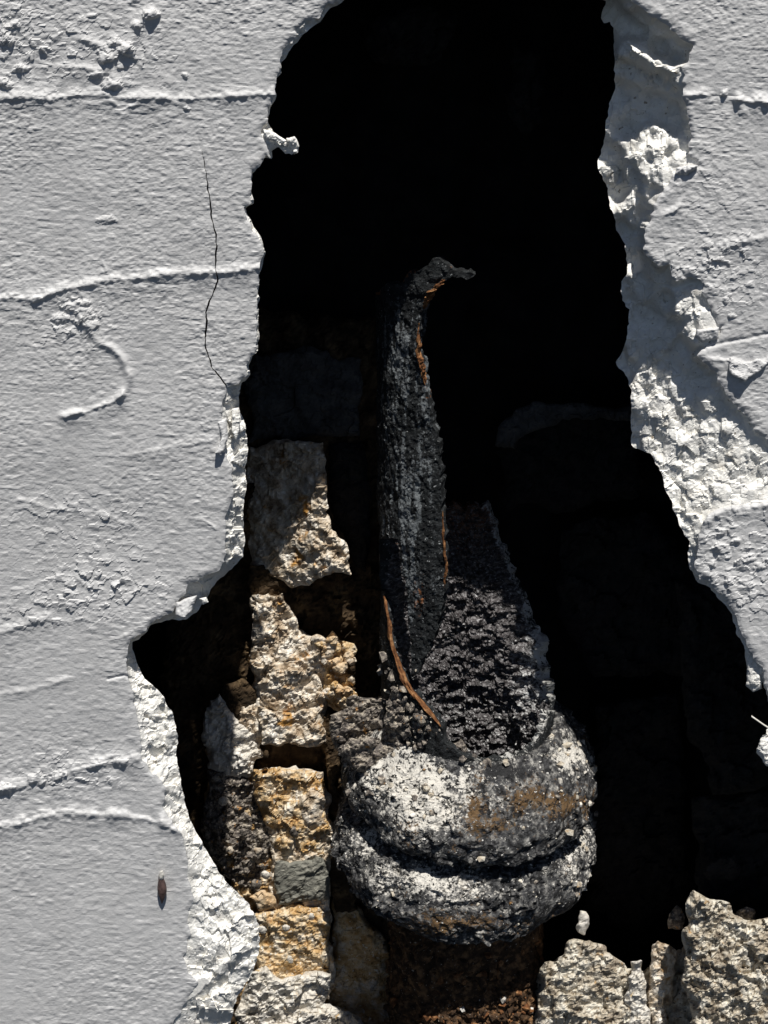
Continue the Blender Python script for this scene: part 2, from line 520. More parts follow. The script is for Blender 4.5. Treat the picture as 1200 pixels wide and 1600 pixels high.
IN_RIGHT = [(1470, 1760), (1440, 1500), (1390, 1340), (1310, 1250), (1240, 1222), (1204, 1196), (1194, 1152), (1206, 1120), (1196, 1080), (1184, 1046), (1168, 1024), (1158, 1004),
            (1151, 988), (1142, 956), (1124, 936), (1108, 916), (1091, 910), (1077, 890), (1075, 862), (1079, 846), (1067, 830), (1058, 810), (1050, 785),
            (1042, 770), (1033, 740), (1025, 725), (1017, 709), (998, 703), (987, 695), (985, 640), (987, 610), (975, 581), (967, 575), (963, 565),
            (969, 555), (977, 540), (981, 510), (983, 485), (973, 468), (969, 452), (973, 440), (979, 430), (978, 400), (977, 380), (963, 360),
            (960, 345), (952, 310), (946, 285), (936, 265), (935, 252), (940, 235), (945, 205), (948, 185), (952, 165), (960, 140), (959, 90),
            (958, 50), (954, 35), (944, 38), (938, 28), (948, 2), (936, -3), (880, -4), (800, -8)]
OUTER = jag(OUT_LEFT + OUT_RIGHT, 2.4, 3.0, 4.0)
INNER = jag(IN_LEFT + IN_RIGHT, 1.8, 8.0, 5.0)

# ------------------------------------------------------------------ the painted wall
wall = thing('painted_wall', 'white painted rough rendered wall with a tall ragged hole broken through it', 'wall', at(600, 1600, 0))


def axis(lo, hi, step, far0, far1):
    mid = np.arange(lo, hi + 0.1, step)
    a = lo - np.cumsum(step * 1.25 ** np.arange(1, 40)); a = a[a > far0][::-1]
    b = hi + np.cumsum(step * 1.25 ** np.arange(1, 40)); b = b[b < far1]
    return np.concatenate([a, mid, b])


XS = axis(-8, 1208, 2.0, -700, 1900)
XS = np.sort(np.concatenate([XS, np.arange(305, 360, 2.0) + 0.0, np.arange(305.0, 360.0, 2.0) + 0.6]))
XS = XS[np.concatenate([[True], np.diff(XS) > 0.3])]
YS = axis(-80, 1610, 2.0, -700, 2400)
GX, GY = np.meshgrid(XS, YS)
sO = sdf_grid(XS, YS, OUTER)
sI = sdf_grid(XS, YS, INNER)

RIDGES = [  # raised seams left by the shuttering boards: polyline, half width, height
    ([(-10, 154), (50, 152), (78, 157), (104, 149), (165, 148), (200, 153), (280, 155), (350, 151), (425, 148)], 4.0, 3.2),
    ([(-10, 467), (60, 466), (100, 452), (160, 441), (240, 431), (300, 426), (340, 427), (408, 417)], 4.5, 3.8),
    ([(-10, 1293), (40, 1286), (60, 1279), (100, 1272), (150, 1275), (190, 1275), (232, 1281), (284, 1302)], 5.0, 4.2),
    ([(-10, 990), (18, 985), (40, 976), (68, 967)], 4.5, 2.6),
    ([(-10, 1084), (30, 1082), (62, 1074), (100, 1064)], 4.0, 1.8),
    ([(-10, 1238), (20, 1230), (46, 1226)], 6.0, 3.0), ([(104, 1206), (150, 1196), (180, 1192), (216, 1186)], 7.0, 3.2),
    ([(100, 652), (140, 641), (172, 630), (190, 618)], 3.4, 3.8),
    ([(128, 500), (150, 530), (176, 546), (193, 566), (202, 588), (194, 612), (188, 622)], 4.5, 4.2),
    ([(238, 18), (214, 40), (202, 74), (184, 82), (166, 92)], 6.0, 3.6), ([(126, 58), (158, 72), (172, 92), (178, 132)], 5.0, 3.2), ([(180, 66), (196, 72)], 5.0, 2.5),
    ([(196, 712), (240, 704), (330, 688)], 3.0, 1.1), ([(30, 782), (80, 795), (150, 800), (200, 820)], 3.0, 1.2),
    ([(1068, 149), (1084, 148), (1103, 148)], 3.0, 2.8), ([(1157, 156), (1178, 158), (1215, 161)], 4.0, 5.0),
    ([(1128, 387), (1160, 380), (1215, 366)], 5.0, 3.0), ([(1036, 336), (1052, 331), (1066, 323)], 3.0, 3.0),
    ([(1114, 562), (1150, 564), (1176, 574), (1215, 560)], 3.0, 3.2),
    ([(1100, 815), (1140, 794), (1180, 790), (1215, 786)], 6.0, 3.0),
    ([(96, 105), (130, 106), (158, 112)], 3.0, 2.2), ([(172, 158), (186, 166)], 3, 1.5), ([(318, 812), (336, 826)], 2.0, 1.5),
    ([(192, 172), (201, 166)], 2.0, 3.0), ([(160, 410), (166, 424)], 1.8, 1.5)]
GROOVES = [([(1080, 547), (1120, 538), (1160, 530), (1215, 518)], 3.0, 2.2), ([(168, 1060), (186, 1056), (203, 1056)], 2.2, 3.0),
           ([(1100, 146), (1125, 150), (1160, 150)], 2.0, 1.0), ([(0, 1247), (20, 1240), (60, 1222), (110, 1200), (214, 1178)], 2.6, 1.3)]
CRACK = [(311, 214), (314, 232), (319, 252), (322, 274), (326, 300), (329, 322), (330, 340), (337, 366), (338, 384), (336, 410), (337, 425),
         (341, 436), (335, 452), (330, 466), (323, 480), (322, 492), (323, 505), (321, 520), (320, 540), (327, 562), (331, 574), (345, 590), (354, 607)]
LUMPS = [(236, 22, 13, 9, 6), (214, 40, 9, 7, 3.5), (199, 77, 12, 9, 5), (180, 68, 12, 6, 3), (164, 90, 16, 9, 4.5), (176, 133, 17, 9, 5), (150, 118, 14, 6, 2.5),
         (8, 62, 13, 11, 5.5), (22, 40, 12, 8, 3.5), (10, 132, 14, 8, 4), (32, 104, 10, 6, 2.5), (143, 24, 7, 4, 2), (289, 118, 5, 5, 2.6), (293, 170, 5, 4, 2.2),
         (118, 478, 18, 10, 4.2), (96, 498, 12, 8, 3.6), (134, 492, 14, 10, 4.4), (142, 508, 12, 9, 3.2), (110, 520, 12, 6, 2), (54, 468, 12, 5, 3),
         (168, 344, 16, 7, 2.2), (4, 1234, 16, 11, 5), (60, 1218, 15, 10, 4.2), (88, 1216, 14, 10, 3.8), (190, 1192, 16, 9, 3.4), (150, 1196, 12, 8, 3),
         (1131, 147, 7, 6, 4.5), (1128, 832, 9, 7, 4), (1150, 846, 8, 6, 3.2), (1114, 880, 7, 6, 3.2), (1172, 872, 9, 7, 3), (1140, 905, 9, 7, 3.5),
         (1178, 930, 9, 7, 3), (1188, 884, 8, 6, 2.5), (1120, 856, 6, 8, 2.6), (1108, 384, 9, 6, 2.4), (1126, 405, 7, 6, 3), (1146, 432, 8, 6, 2.2),
         (1134, 470, 6, 5, 2.6), (1144, 494, 7, 4, 2.8), (1172, 444, 7, 5, 1.8)]
ZONES = [(40, 70, 90, 70, 1.6), (160, 920, 90, 42, 2.2), (120, 815, 110, 50, 1.0), (110, 1205, 120, 32, 1.3), (1150, 870, 80, 90, 1.8), (1120, 420, 90, 60, 1.4),
         (120, 505, 60, 50, 1.2), (200, 90, 70, 60, 0.8), (60, 960, 60, 30, 1.0), (1100, 300, 70, 40, 0.5)]

H = np.zeros_like(GX)                                   # height towards the viewer
# rolled paint texture, dragged slightly sideways
wob = 3.0 * vn(GX / 60, GY / 60, 2.2)
amp_ = 0.75 + 0.5 * vn(GX / 110, GY / 110, 6.0)
gx, gy = GX * 0.8 + GY * 0.22 + wob, GY * 1.15 - 0.12 * GX
H += 1.35 * amp_ * (0.28 * fbm(gx, gy, 15.0, 1.0, 2, 0.6) + 0.27 * ridged(gx, gy, 10.0, 4.0, 2) + 0.33 * vn(gx / 5.6, gy / 5.0, 12.0))
H += 0.8 * np.clip(vn(gx / 11.0, gy / 7.0, 15.0) - 0.25, 0, 1) + 0.5 * np.clip(vn(gx / 6.0, gy / 5.0, 18.0) - 0.3, 0, 1)
H += 0.3 * amp_ * vn(gx / 3.6, gy / 3.0, 31.0)
H -= 0.9 * np.clip(vn(gx / 14.0, gy / 6.0, 22.0) - 0.4, 0, 1)
H += 2.2 * fbm(GX, GY, 170.0, 7.0, 3)
H += 0.9 * bumps(GX, GY, 26.0, 3, 0.16) * (0.6 + 0.6 * vn(GX / 120, GY / 120, 3.3))
for cx, cy, rx, ry, amp in ZONES:
    w = np.exp(-((GX - cx) / rx) ** 2 - ((GY - cy) / ry) ** 2)
    msk = w > 0.02
    g = np.zeros_like(H)
    xx, yy = GX[msk], GY[msk]
    g[msk] = 3.4 * np.clip(planes(xx, yy * 1.3, 17.0, 5, 0.8, 0.6) - 0.12, 0, 1) + 1.6 * np.clip(planes(xx, yy * 1.2, 9.0, 9, 0.8, 0.6) - 0.1, 0, 1) + 0.5 * bumps(xx + 7 * vn(xx / 9, yy / 9, 2.0), yy * 1.25, 17.0, 5, 0.35)
    H += amp * w * g
for poly, hw, hh in RIDGES:
    p = jag(poly, 1.6, hh * 7, 6.0, closed=False)
    d = sdf_grid(XS, YS, p, 40.0, closed=False)
    m = d < 39
    if abs(poly[-1][0] - poly[0][0]) > 1.2 * abs(poly[-1][1] - poly[0][1]):
        # a lap between boards: the coat swells slowly from above and drops off sharply below
        q = np.array(sorted(map(tuple, p)))
        dy = GY[m] - np.interp(GX[m], q[:, 0], q[:, 1])
        ex = np.clip(1 - np.maximum(q[0, 0] - GX[m], GX[m] - q[-1, 0]) / 14.0, 0, 1)
        wv = 0.9 + 0.5 * vn(GX[m] / 16, GY[m] / 40, hh) + 0.25 * vn(GX[m] / 6, GY[m] / 6, hh + 3)
        prof = np.where(dy < 0, np.exp(-(dy / (1.9 * hw * wv)) ** 2), 0.36 * np.exp(-(dy / (0.9 * hw)) ** 2) + 0.64 * np.exp(-np.clip(dy, 0, None) / 24.0)) * ex
        prof = prof * np.clip((39 - d[m]) / 28, 0, 1)
        H[m] += 1.4 * hh * prof * np.clip(wv, 0.4, 1.6)
    else:
        prof = np.exp(-(d[m] / (1.3 * hw)) ** 2)
        H[m] += hh * prof * (0.85 + 0.45 * vn(GX[m] / 14, GY[m] / 14, hh)) + 0.25 * hh * np.exp(-(d[m] / (3.2 * hw)) ** 2)
for poly, hw, hh in GROOVES:
    d = sdf_grid(XS, YS, jag(poly, 1.4, hh * 5, 6.0, closed=False), 30.0, closed=False)
    H -= hh * np.exp(-(d / hw) ** 2)
d = sdf_grid(XS, YS, jag(CRACK, 1.2, 2.0, 4.0, closed=False), 20.0, closed=False)
crackd = d
H -= 0.7 * np.exp(-(d / 3.0) ** 2) * (GY < 300)
for cx, cy, rx, ry, amp in LUMPS:
    m = (abs(GX - cx) < rx * 2.5) & (abs(GY - cy) < ry * 2.5)
    xx, yy = GX[m], GY[m]
    wx = 0.35 * vn(xx / 8, yy / 8, cx); wy = 0.35 * vn(xx / 8, yy / 8, cy + 40)
    wx = wx + 0.5 * planes(xx, yy, 7.0, 3); wy = wy + 0.5 * planes(xx, yy, 7.0, 8)
    r2 = ((xx - cx) / rx + wx) ** 2 + ((yy - cy) / ry + wy) ** 2
    H[m] += 1.15 * amp * np.clip(1.15 - r2, 0, 1) ** 0.9
# curl the coat back a touch where it breaks
edge = np.clip(1 + sO / 7.0, 0, 1)
H -= 2.2 * edge ** 2
H += 1.0 * np.exp(-((sO + 12) / 9.0) ** 2) * np.clip(vn(GX / 25, GY / 25, 9.9) * 2, 0, 1.5)
Pf = np.concatenate([at(GX, GY, -H)], -1)
crackw = np.clip((GY - 205) / 120, 0.0, 1) * (1.05 + 0.6 * vn(GX / 14, GY / 14, 55.0)) + 0.15
V, F = cut(Pf, np.minimum(-sO, crackd - crackw))
back = V[:, :3] + np.array([0, 3.0, 0])
V, F, nf = close_back(V, F, back, cap=False)
mk('painted_coat', V, F, M['paint'], wall, smooth=False)

# broken plaster round the hole, from under the paint back to the inner edge
rat = np.clip(sO / (np.clip(sO, 0, None) + np.clip(-sI, 0, None) + 1e-6), 0, 1)
right = np.clip((GX - 600) / 100, 0, 1)
wide = np.clip(sO + np.maximum(-sI, 0), 0, 400)
Dp = 4 + (34 * (1 - 0.7 * (1 - right) * np.clip((640 - GY) / 60, 0, 1)) + 56 * right) * rat ** 0.75
step = np.clip(sO / 9.0, 0, 1)
# pockets and ribs in the right-hand break
def gauss(cx, cy, rx, ry, rot=0.0):
    c, s = math.cos(rot), math.sin(rot)
    x = (GX - cx) * c + (GY - cy) * s; y = -(GX - cx) * s + (GY - cy) * c
    return np.exp(-(x / rx) ** 2 - (y / ry) ** 2)
def rib(a, b, w):
    dd = sdf_grid(XS, YS, np.array([a, b], float), 60.0, closed=False)
    return np.exp(-(dd / w) ** 2)


# depth of the right-hand break, read off where it catches or loses the sun
CP = np.array([(985, 6, 14), (1010, 30, 34), (1040, 46, 34), (1062, 70, 38), (1074, 84, 32), (1000, 50, 66), (1030, 76, 64), (1055, 92, 50), (975, 40, 74), (955, 20, 90), (950, 60, 95),
               (985, 77, 26), (998, 84, 26), (1010, 91, 26), (1025, 99, 22), (1040, 107, 18), (1052, 113, 15), (1064, 114, 10), (1066, 130, 12), (1070, 150, 14),
               (980, 104, 56), (1000, 112, 54), (1020, 122, 52), (1042, 130, 46), (1056, 150, 46), (965, 150, 86),
               (985, 160, 76), (1020, 160, 76), (1050, 170, 70), (1066, 185, 56), (1074, 215, 24), (980, 200, 84), (1005, 184, 74), (1035, 182, 66),
               (1030, 204, 36), (1005, 210, 50), (985, 224, 60), (1058, 226, 18), (1030, 236, 26), (1000, 240, 44), (1062, 250, 8), (1080, 258, 4), (985, 270, 54), (1020, 272, 22), (1040, 282, 10), (945, 240, 94), (960, 300, 96),
               (966, 270, 90), (988, 320, 56), (992, 340, 58), (1004, 330, 66), (1012, 310, 34), (978, 360, 88), (998, 372, 74), (985, 410, 84), (1000, 440, 62), (1020, 425, 34),
               (1036, 440, 38), (1040, 470, 58), (1058, 446, 24), (1075, 438, 22), (1092, 440, 18), (1062, 458, 16), (1078, 452, 9), (1092, 456, 6), (1066, 480, 14), (1084, 486, 6), (1100, 500, 2), (1114, 515, 2), (1088, 530, 5), (1078, 516, 10),
               (975, 460, 84), (990, 500, 84), (1020, 490, 74), (1045, 515, 62), (1060, 540, 52), (1085, 560, 38), (988, 545, 74), (1010, 538, 68), (1030, 560, 60), (1060, 600, 46), (1020, 600, 60),
               (968, 560, 104), (978, 590, 96), (1000, 600, 68), (1005, 640, 66), (988, 660, 84), (990, 690, 86), (1015, 695, 56), (1040, 660, 48), (1080, 640, 34), (1110, 636, 21), (1150, 668, 13), (1190, 704, 9),
               (1190, 740, 13), (1080, 700, 31), (1120, 700, 20), (1160, 740, 12), (1200, 762, 8), (1050, 730, 38), (1090, 750, 22), (1130, 776, 8), (1180, 780, 5),
               (1058, 790, 30), (1080, 800, 16), (1080, 840, 18), (1076, 870, 24), (1090, 908, 22), (1130, 945, 18), (1160, 1005, 18), (1190, 1100, 18), (1230, 720, 12), (1300, 750, 12)], float)
mr = (GX > 900) & (sO > -8) & (sI < 8)
xr, yr = GX[mr] + 5 * vn(GX[mr] / 22, GY[mr] / 22, 40.0), GY[mr] + 5 * vn(GX[mr] / 22, GY[mr] / 22, 44.0)
num = np.zeros(xr.shape); den = np.zeros(xr.shape)
for cx, cy, dd in CP:
    w = 1.0 / (((xr - cx) ** 2 + (yr - cy) ** 2) + 30.0) ** 1.9
    num += w * dd; den += w
Dp[mr] = 4 + (num / den - 4) * (0.12 + 0.88 * np.clip(sO[mr] / 11.0, 0, 1) ** 0.7)
for ra, rb, rd, rw in [((985, 77), (1010, 91), 20, 5), ((1010, 91), (1046, 109), 18, 5), ((1046, 109), (1064, 112), 10, 6)]:
    w = rib(ra, rb, rw)
    Dp = Dp * (1 - w) + rd * w
lefty = 1 - right
Dp -= lefty * (12 * gauss(350, 1470, 40, 90) + 10 * rib((300, 1552), (372, 1490), 9) + 14 * gauss(345, 1570, 26, 26))
nz = np.clip(rat * 3, 0, 1)
m = (sO > -6) & (sI < 6)
xx, yy = GX[m], GY[m]
c1, c2, cid = cells(xx + 6 * vn(xx / 12, yy / 12, 1.0), yy + 6 * vn(xx / 12, yy / 12, 2.0), 26.0, 7, True)
rel = 4.0 * fbm(xx, yy, 40, 3.0, 3, 0.6) + 9.0 * planes(xx, yy, 26.0, 7) + 6.0 * planes(xx * 1.15, yy * 0.9, 14.0, 4) + 1.5 * planes(xx, yy, 7.0, 9) + 0.5 * vn(xx / 4.6, yy / 4.0, 33.0) - 2.5 * np.clip(vn(xx / 10, yy / 8, 36.0) - 0.35, 0, 1)
Dp[m] += rel * (0.25 + 0.75 * nz[m]) * np.where(xx < 600, 1.25, 0.85)
Srev = np.minimum(sO + 5.0, -sI)
for side in (0, 1):
    S = np.where((GX < 700) if side == 0 else (GX >= 700), Srev, -1.0)
    Dd = Dp
    V, F = cut(np.concatenate([at(GX, GY, np.maximum(Dd, 3.0)), GX[..., None], GY[..., None]], -1), S)
    bk = at(V[:, 3], V[:, 4], V[:, 1] + (3 if side == 0 else 46))
    V, F, nf = close_back(V, F, bk, cap=False)
    mk('broken_edge', V, F, M['plaster'], wall, smooth=False)


def rock(name, poly, d0, mat, parent=None, R=18.0, thick=70.0, jg=2.2, amp=5.0, wl=40.0, fine=1.6, facet=0.0, tilt=(0.0, 0.0), seed=1.0,
         step=2.0, strata=0.0, pits=0.0, big=10.0, loc=None, attrs=None):
    """a solid lump whose outline is traced, with a rounded broken front, sides and a back"""
    p = jag(poly, jg, seed, 5.0)
    cc = p.mean(0); sz = min(1.0, np.ptp(p, axis=0).min() / 80.0)
    p = p + sz * big * np.stack([vn(p[:, 0] / 24, p[:, 1] / 24, seed + 31), vn(p[:, 0] / 24, p[:, 1] / 24, seed + 37)], -1)
    lo = p.min(0) - step * 2; hi = p.max(0) + step * 2
    xs = np.arange(lo[0], hi[0], step); ys = np.arange(lo[1], hi[1], step)
    X, Y = np.meshgrid(xs, ys)
    s = sdf_grid(xs, ys, p, 80.0)
    s = s + np.where(s > 0, 1, 0) * np.clip(s / 6, 0, 1) * min(R * 0.35, 6.0) * fbm(X, Y, 18, seed + 12, 3)
    q = np.clip(1 - s / R, 0, 1)
    D = d0 + R * (1 - np.sqrt(np.clip(1 - q ** 2, 0, 1))) + tilt[0] * (X - p[:, 0].mean()) + tilt[1] * (Y - p[:, 1].mean())
    D += amp * fbm(X, Y, wl, seed, 4, 0.55)
    if fine:
        sd = int(seed * 3) % 23
        D -= fine * (4.2 * planes(X, Y, 15.0, sd + 1) * (0.5 + np.abs(vn(X / 50, Y / 50, seed))) + 2.4 * planes(X, Y, 7.5, sd + 2) + 0.8 * vn(X / 4.6, Y / 4.0, seed + 7) - 3.0 * np.clip(vn(X / 9, Y / 8, seed + 9) - 0.35, 0, 1))
    if facet:
        D += facet * 2.2 * planes(X, Y, 36.0, int(seed * 5) % 19 + 1)
    if strata:
        D -= 0.9 * strata * ridged((X * 0.5 - Y * 0.2), (Y + 0.35 * X) * 1.6 + 8 * fbm(X, Y, 40, seed + 8, 3), 30.0, seed + 6, 3)
    if pits:
        D += pits * bumps(X, Y, 15.0, int(seed * 7) % 13 + 2, 0.35)
    V, F = cut(np.concatenate([at(X, Y, D), X[..., None], Y[..., None]], -1), s)
    c = p.mean(0)
    bx = c[0] + (V[:, 3] - c[0]) * 0.9; by = c[1] + (V[:, 4] - c[1]) * 0.9
    bk = at(bx, by, np.full(len(V), d0 + thick))
    V, F, nf = close_back(V, F, bk)
    if parent is None and loc is None:
        loc = at(c[0], p[:, 1].max(), d0 + thick * 0.5)
    return mk(name, V, F, mat, parent, loc, smooth=(name == 'cap'))


# flakes of coat standing off the left rim, and the small scabs on the right
rock('paint_flake', [(340, 662), (352, 655), (357, 690), (348, 712), (338, 708), (346, 684)], -7, M['paint'], wall, 4, 8, 1.2, 2, 18, 0.5, tilt=(0.3, -0.2), seed=2.1, step=1.6)
rock('paint_flake', [(362, 640), (374, 636), (376, 668), (370, 690), (362, 672)], 8, M['plaster'], wall, 4, 14, 1.2, 2, 18, 0.5, tilt=(0.5, -0.2), seed=2.5, step=1.6)
rock('paint_flake', [(273, 958), (275, 940), (292, 930), (306, 932), (300, 952), (288, 963)], -6, M['paint'], wall, 5, 9, 1.2, 2, 18, 0.5, tilt=(0.0, -0.35), seed=3.1, step=1.6)
rock('paint_flake', [(310, 936), (322, 934), (326, 942), (316, 946)], 4, M['plaster'], wall, 4, 10, 1.0, 2, 18, 0.5, seed=3.3, step=1.6)
rock('paint_flake', [(411, 202), (424, 206), (438, 214), (448, 220), (440, 226), (424, 220), (412, 212)], -5, M['plaster'], wall, 4, 10, 1.4, 2, 14, 1.0, seed=3.7, step=1.6)
rock('paint_flake', [(446, 216), (456, 213), (465, 224), (462, 240), (455, 243), (450, 230)], -4, M['plaster'], wall, 4, 14, 2.0, 3, 10, 1.5, seed=3.9, step=1.6)
rock('paint_flake', [(1056, 262), (1076, 258), (1092, 258), (1084, 268), (1070, 274), (1054, 271)], -7, M['paint'], wall, 5, 10, 1.2, 2, 14, 0.6, seed=4.1, step=1.6)
rock('paint_flake', [(1086, 514), (1124, 510), (1123, 526), (1098, 534), (1086, 528)], -5, M['paint'], wall, 5, 16, 1.0, 1.5, 20, 0.4, tilt=(0.0, 0.15), seed=4.4, step=1.6)
rock('paint_flake', [(1140, 560), (1160, 566), (1185, 560), (1200, 566), (1186, 578), (1172, 590), (1160, 600), (1148, 588), (1138, 578)], -8, M['paint'], wall, 4, 8, 1.4, 2, 16, 0.5, tilt=(0, -0.25), seed=4.8, step=1.6)
rock('paint_flake', [(1155, 990), (1164, 991), (1173, 1012), (1188, 1040), (1190, 1074), (1176, 1084), (1165, 1072), (1166, 1036)], 8, M['plaster'], wall, 6, 16, 1.4, 2, 18, 0.8, seed=5.2, step=1.6)
rock('paint_flake', [(1186, 1152), (1200, 1146), (1214, 1160), (1210, 1196), (1196, 1194), (1184, 1176)], 4, M['plaster'], wall, 8, 20, 2.0, 3, 14, 1.5, seed=5.6, step=1.6)

# ------------------------------------------------------------------ the masonry behind
core = thing('rubble_masonry', 'rubble and mortar masonry exposed deep inside the hole, tan and ochre at left', 'masonry', at(450, 1600, 430))
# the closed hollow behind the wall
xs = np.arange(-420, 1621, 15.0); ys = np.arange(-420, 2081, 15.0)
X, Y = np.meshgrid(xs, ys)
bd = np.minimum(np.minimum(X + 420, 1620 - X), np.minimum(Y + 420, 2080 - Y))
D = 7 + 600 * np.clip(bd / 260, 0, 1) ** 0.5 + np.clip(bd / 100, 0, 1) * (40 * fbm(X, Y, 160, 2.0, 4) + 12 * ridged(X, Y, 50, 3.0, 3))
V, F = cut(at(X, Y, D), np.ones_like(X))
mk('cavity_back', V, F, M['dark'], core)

rock('mortar_bed', [(270, 520), (400, 480), (590, 500), (600, 900), (640, 1250), (660, 1500), (700, 1760), (260, 1760), (250, 1100)], 455, M['bed'], core, 60, 120, 4, 18, 90, 3, facet=8, seed=6.0, step=4)
S_ = lambda nm, poly, d, mt, **k: rock(nm, poly, d, M[mt], core, **k)
S_('mortar_fill', [(392, 930), (440, 930), (462, 985), (504, 1004), (512, 1060), (508, 1158), (404, 1162), (330, 1210), (318, 1150), (330, 1100), (394, 1090)], 404, 'tan', R=20, amp=12, facet=6, fine=3, seed=6.4)
S_('mortar_fill', [(322, 1206), (400, 1206), (506, 1202), (514, 1300), (518, 1420), (520, 1600), (600, 1760), (340, 1760), (380, 1500), (360, 1380), (318, 1310)], 410, 'ochre', R=20, amp=12, facet=6, fine=3, seed=6.7)
S_('mortar_fill', [(402, 1206), (508, 1202), (514, 1300), (519, 1420), (520, 1560), (400, 1560), (396, 1440), (424, 1330)], 378, 'tan', R=14, amp=8, facet=5, fine=2.4, seed=6.9)
S_('stone', [(386, 702), (440, 690), (504, 695), (512, 760), (514, 826), (540, 852), (549, 896), (500, 903), (458, 915), (425, 905), (390, 912), (383, 800)], 384, 'tan', big=5, tilt=(-0.85, 0.0), R=14, amp=9, facet=6, seed=7.0, fine=2.2)
S_('stone', [(386, 880), (440, 896), (452, 940), (470, 1000), (430, 1010), (392, 1000)], 414, 'bed', R=12, amp=6, facet=4, seed=7.2)
S_('stone', [(512, 700), (566, 690), (580, 780), (576, 900), (552, 880), (520, 820)], 430, 'shadestone', R=20, seed=7.4, facet=6)
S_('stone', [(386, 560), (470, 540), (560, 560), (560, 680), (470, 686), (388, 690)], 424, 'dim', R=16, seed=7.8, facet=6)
S_('stone', [(395, 926), (446, 928), (468, 985), (500, 1000), (494, 1040), (500, 1098), (478, 1110), (440, 1112), (410, 1100), (400, 1060), (397, 990)], 388, 'tan', R=14, amp=10, facet=8, strata=5, seed=8.0, fine=2.4)
S_('stone', [(404, 1104), (440, 1112), (500, 1100), (508, 1158), (498, 1168), (450, 1160), (410, 1162)], 376, 'tan', R=12, amp=7, facet=5, strata=4, seed=8.3, fine=2.2)
S_('stone', [(345, 1080), (375, 1060), (398, 1076), (404, 1140), (388, 1150), (360, 1122)], 392, 'bed', R=14, amp=7, seed=8.6, facet=4)
S_('stone', [(324, 1102), (350, 1086), (372, 1124), (402, 1156), (404, 1204), (384, 1214), (330, 1202), (319, 1150)], 392, 'lime', R=16, amp=8, strata=5, facet=5, seed=9.0, fine=2.4)
S_('niche_back', [(400, 1150), (506, 1150), (506, 1214), (400, 1214)], 436, 'bed', R=30, amp=3, fine=0.6, seed=9.2)
S_('stone', [(394, 1208), (430, 1204), (500, 1200), (508, 1240), (511, 1300), (506, 1338), (432, 1342), (424, 1300), (404, 1256)], 362, 'ochre', R=18, amp=9, facet=6, seed=9.5, fine=2.4)
S_('stone', [(463, 1236), (490, 1226), (507, 1244), (508, 1290), (490, 1300), (462, 1280)], 352, 'tan', R=18, amp=5, facet=3, seed=9.7)
S_('stone', [(320, 1204), (384, 1216), (412, 1240), (432, 1290), (428, 1346), (398, 1400), (372, 1386), (332, 1342), (317, 1300)], 392, 'conglo', R=20, amp=9, facet=7, seed=10.0, fine=3.2)
S_('stone', [(430, 1346), (504, 1340), (516, 1364), (515, 1404), (436, 1413), (429, 1380)], 360, 'slate', big=5, R=10, amp=5, facet=3, strata=3, seed=10.3, fine=1.0)
S_('stone', [(392, 1428), (430, 1412), (504, 1414), (516, 1450), (510, 1512), (470, 1540), (400, 1532), (398, 1470)], 362, 'ochre', R=18, amp=9, facet=6, seed=10.6, fine=2.6)
S_('stone', [(385, 1524), (420, 1514), (452, 1530), (500, 1512), (524, 1522), (512, 1560), (560, 1590), (620, 1640), (600, 1720), (370, 1720), (376, 1580)], 340, 'lime', R=20, amp=12, facet=10, strata=6, seed=11.0, fine=2.2)
S_('stone', [(520, 1400), (560, 1420), (600, 1470), (630, 1560), (640, 1700), (540, 1640), (516, 1560)], 415, 'ochre', R=26, amp=10, facet=4, seed=11.4, fine=1.6)
S_('stone', [(505, 1100), (530, 1140), (528, 1250), (540, 1350), (560, 1420), (520, 1430), (508, 1340), (512, 1240), (502, 1160)], 402, 'bed', R=12, amp=6, seed=11.7)
S_('stone', [(390, 1398), (410, 1392), (430, 1402), (428, 1420), (404, 1424)], 358, 'pebble', R=10, amp=3, seed=12.0)
# cluster of pebbles in the joint beside the collar
S_('mortar_fill', [(500, 1010), (522, 994), (546, 1006), (552, 1080), (540, 1112), (504, 1100)], 392, 'ochre', R=14, thick=40, amp=5, fine=2.4, seed=12.6)
for k in range(34):
    py = 1052 + RNG.uniform(-52, 56)
    px = 523 + RNG.uniform(-26, 26) + (1052 - py) * -0.06
    r = RNG.uniform(6, 13) if k > 4 else 14
    S_('pebble', [(px + r * RNG.uniform(0.6, 1.15) * math.cos(a), py + r * RNG.uniform(0.6, 1.05) * math.sin(a)) for a in np.linspace(0, 6.283, 9)[:-1]],
       374 + RNG.uniform(-8, 10), ('pebble', 'ochre', 'tan')[k % 3], R=r * 0.7, thick=26, jg=2.0, amp=3, wl=14, fine=1.4, facet=2.5, seed=13 + k * 0.31, step=1.8)
for k, (px, py, r, mt) in enumerate([(461, 1301, 9, 'conglo'), (486, 1432, 6, 'lime'), (446, 1450, 7, 'lime'), (420, 1440, 6, 'pebble'), (470, 1470, 6, 'conglo'),
                                     (410, 1452, 7, 'lime'), (452, 1500, 7, 'lime'), (414, 1180, 6, 'bed'), (348, 1250, 8, 'lime'), (380, 1300, 7, 'conglo'),
                                     (402, 1330, 7, 'tan'), (360, 1330, 7, 'tan'), (400, 1382, 9, 'conglo'), (416, 1366, 7, 'lime')]):
    S_('pebble', [(px + r * RNG.uniform(0.8, 1.2) * math.cos(a), py + r * RNG.uniform(0.8, 1.2) * math.sin(a)) for a in np.linspace(0, 6.283, 8)[:-1]],
       356, mt, R=r * 0.95, thick=24, jg=0.8, amp=2, wl=12, fine=0.5, seed=31 + k * 0.7, step=2.0)
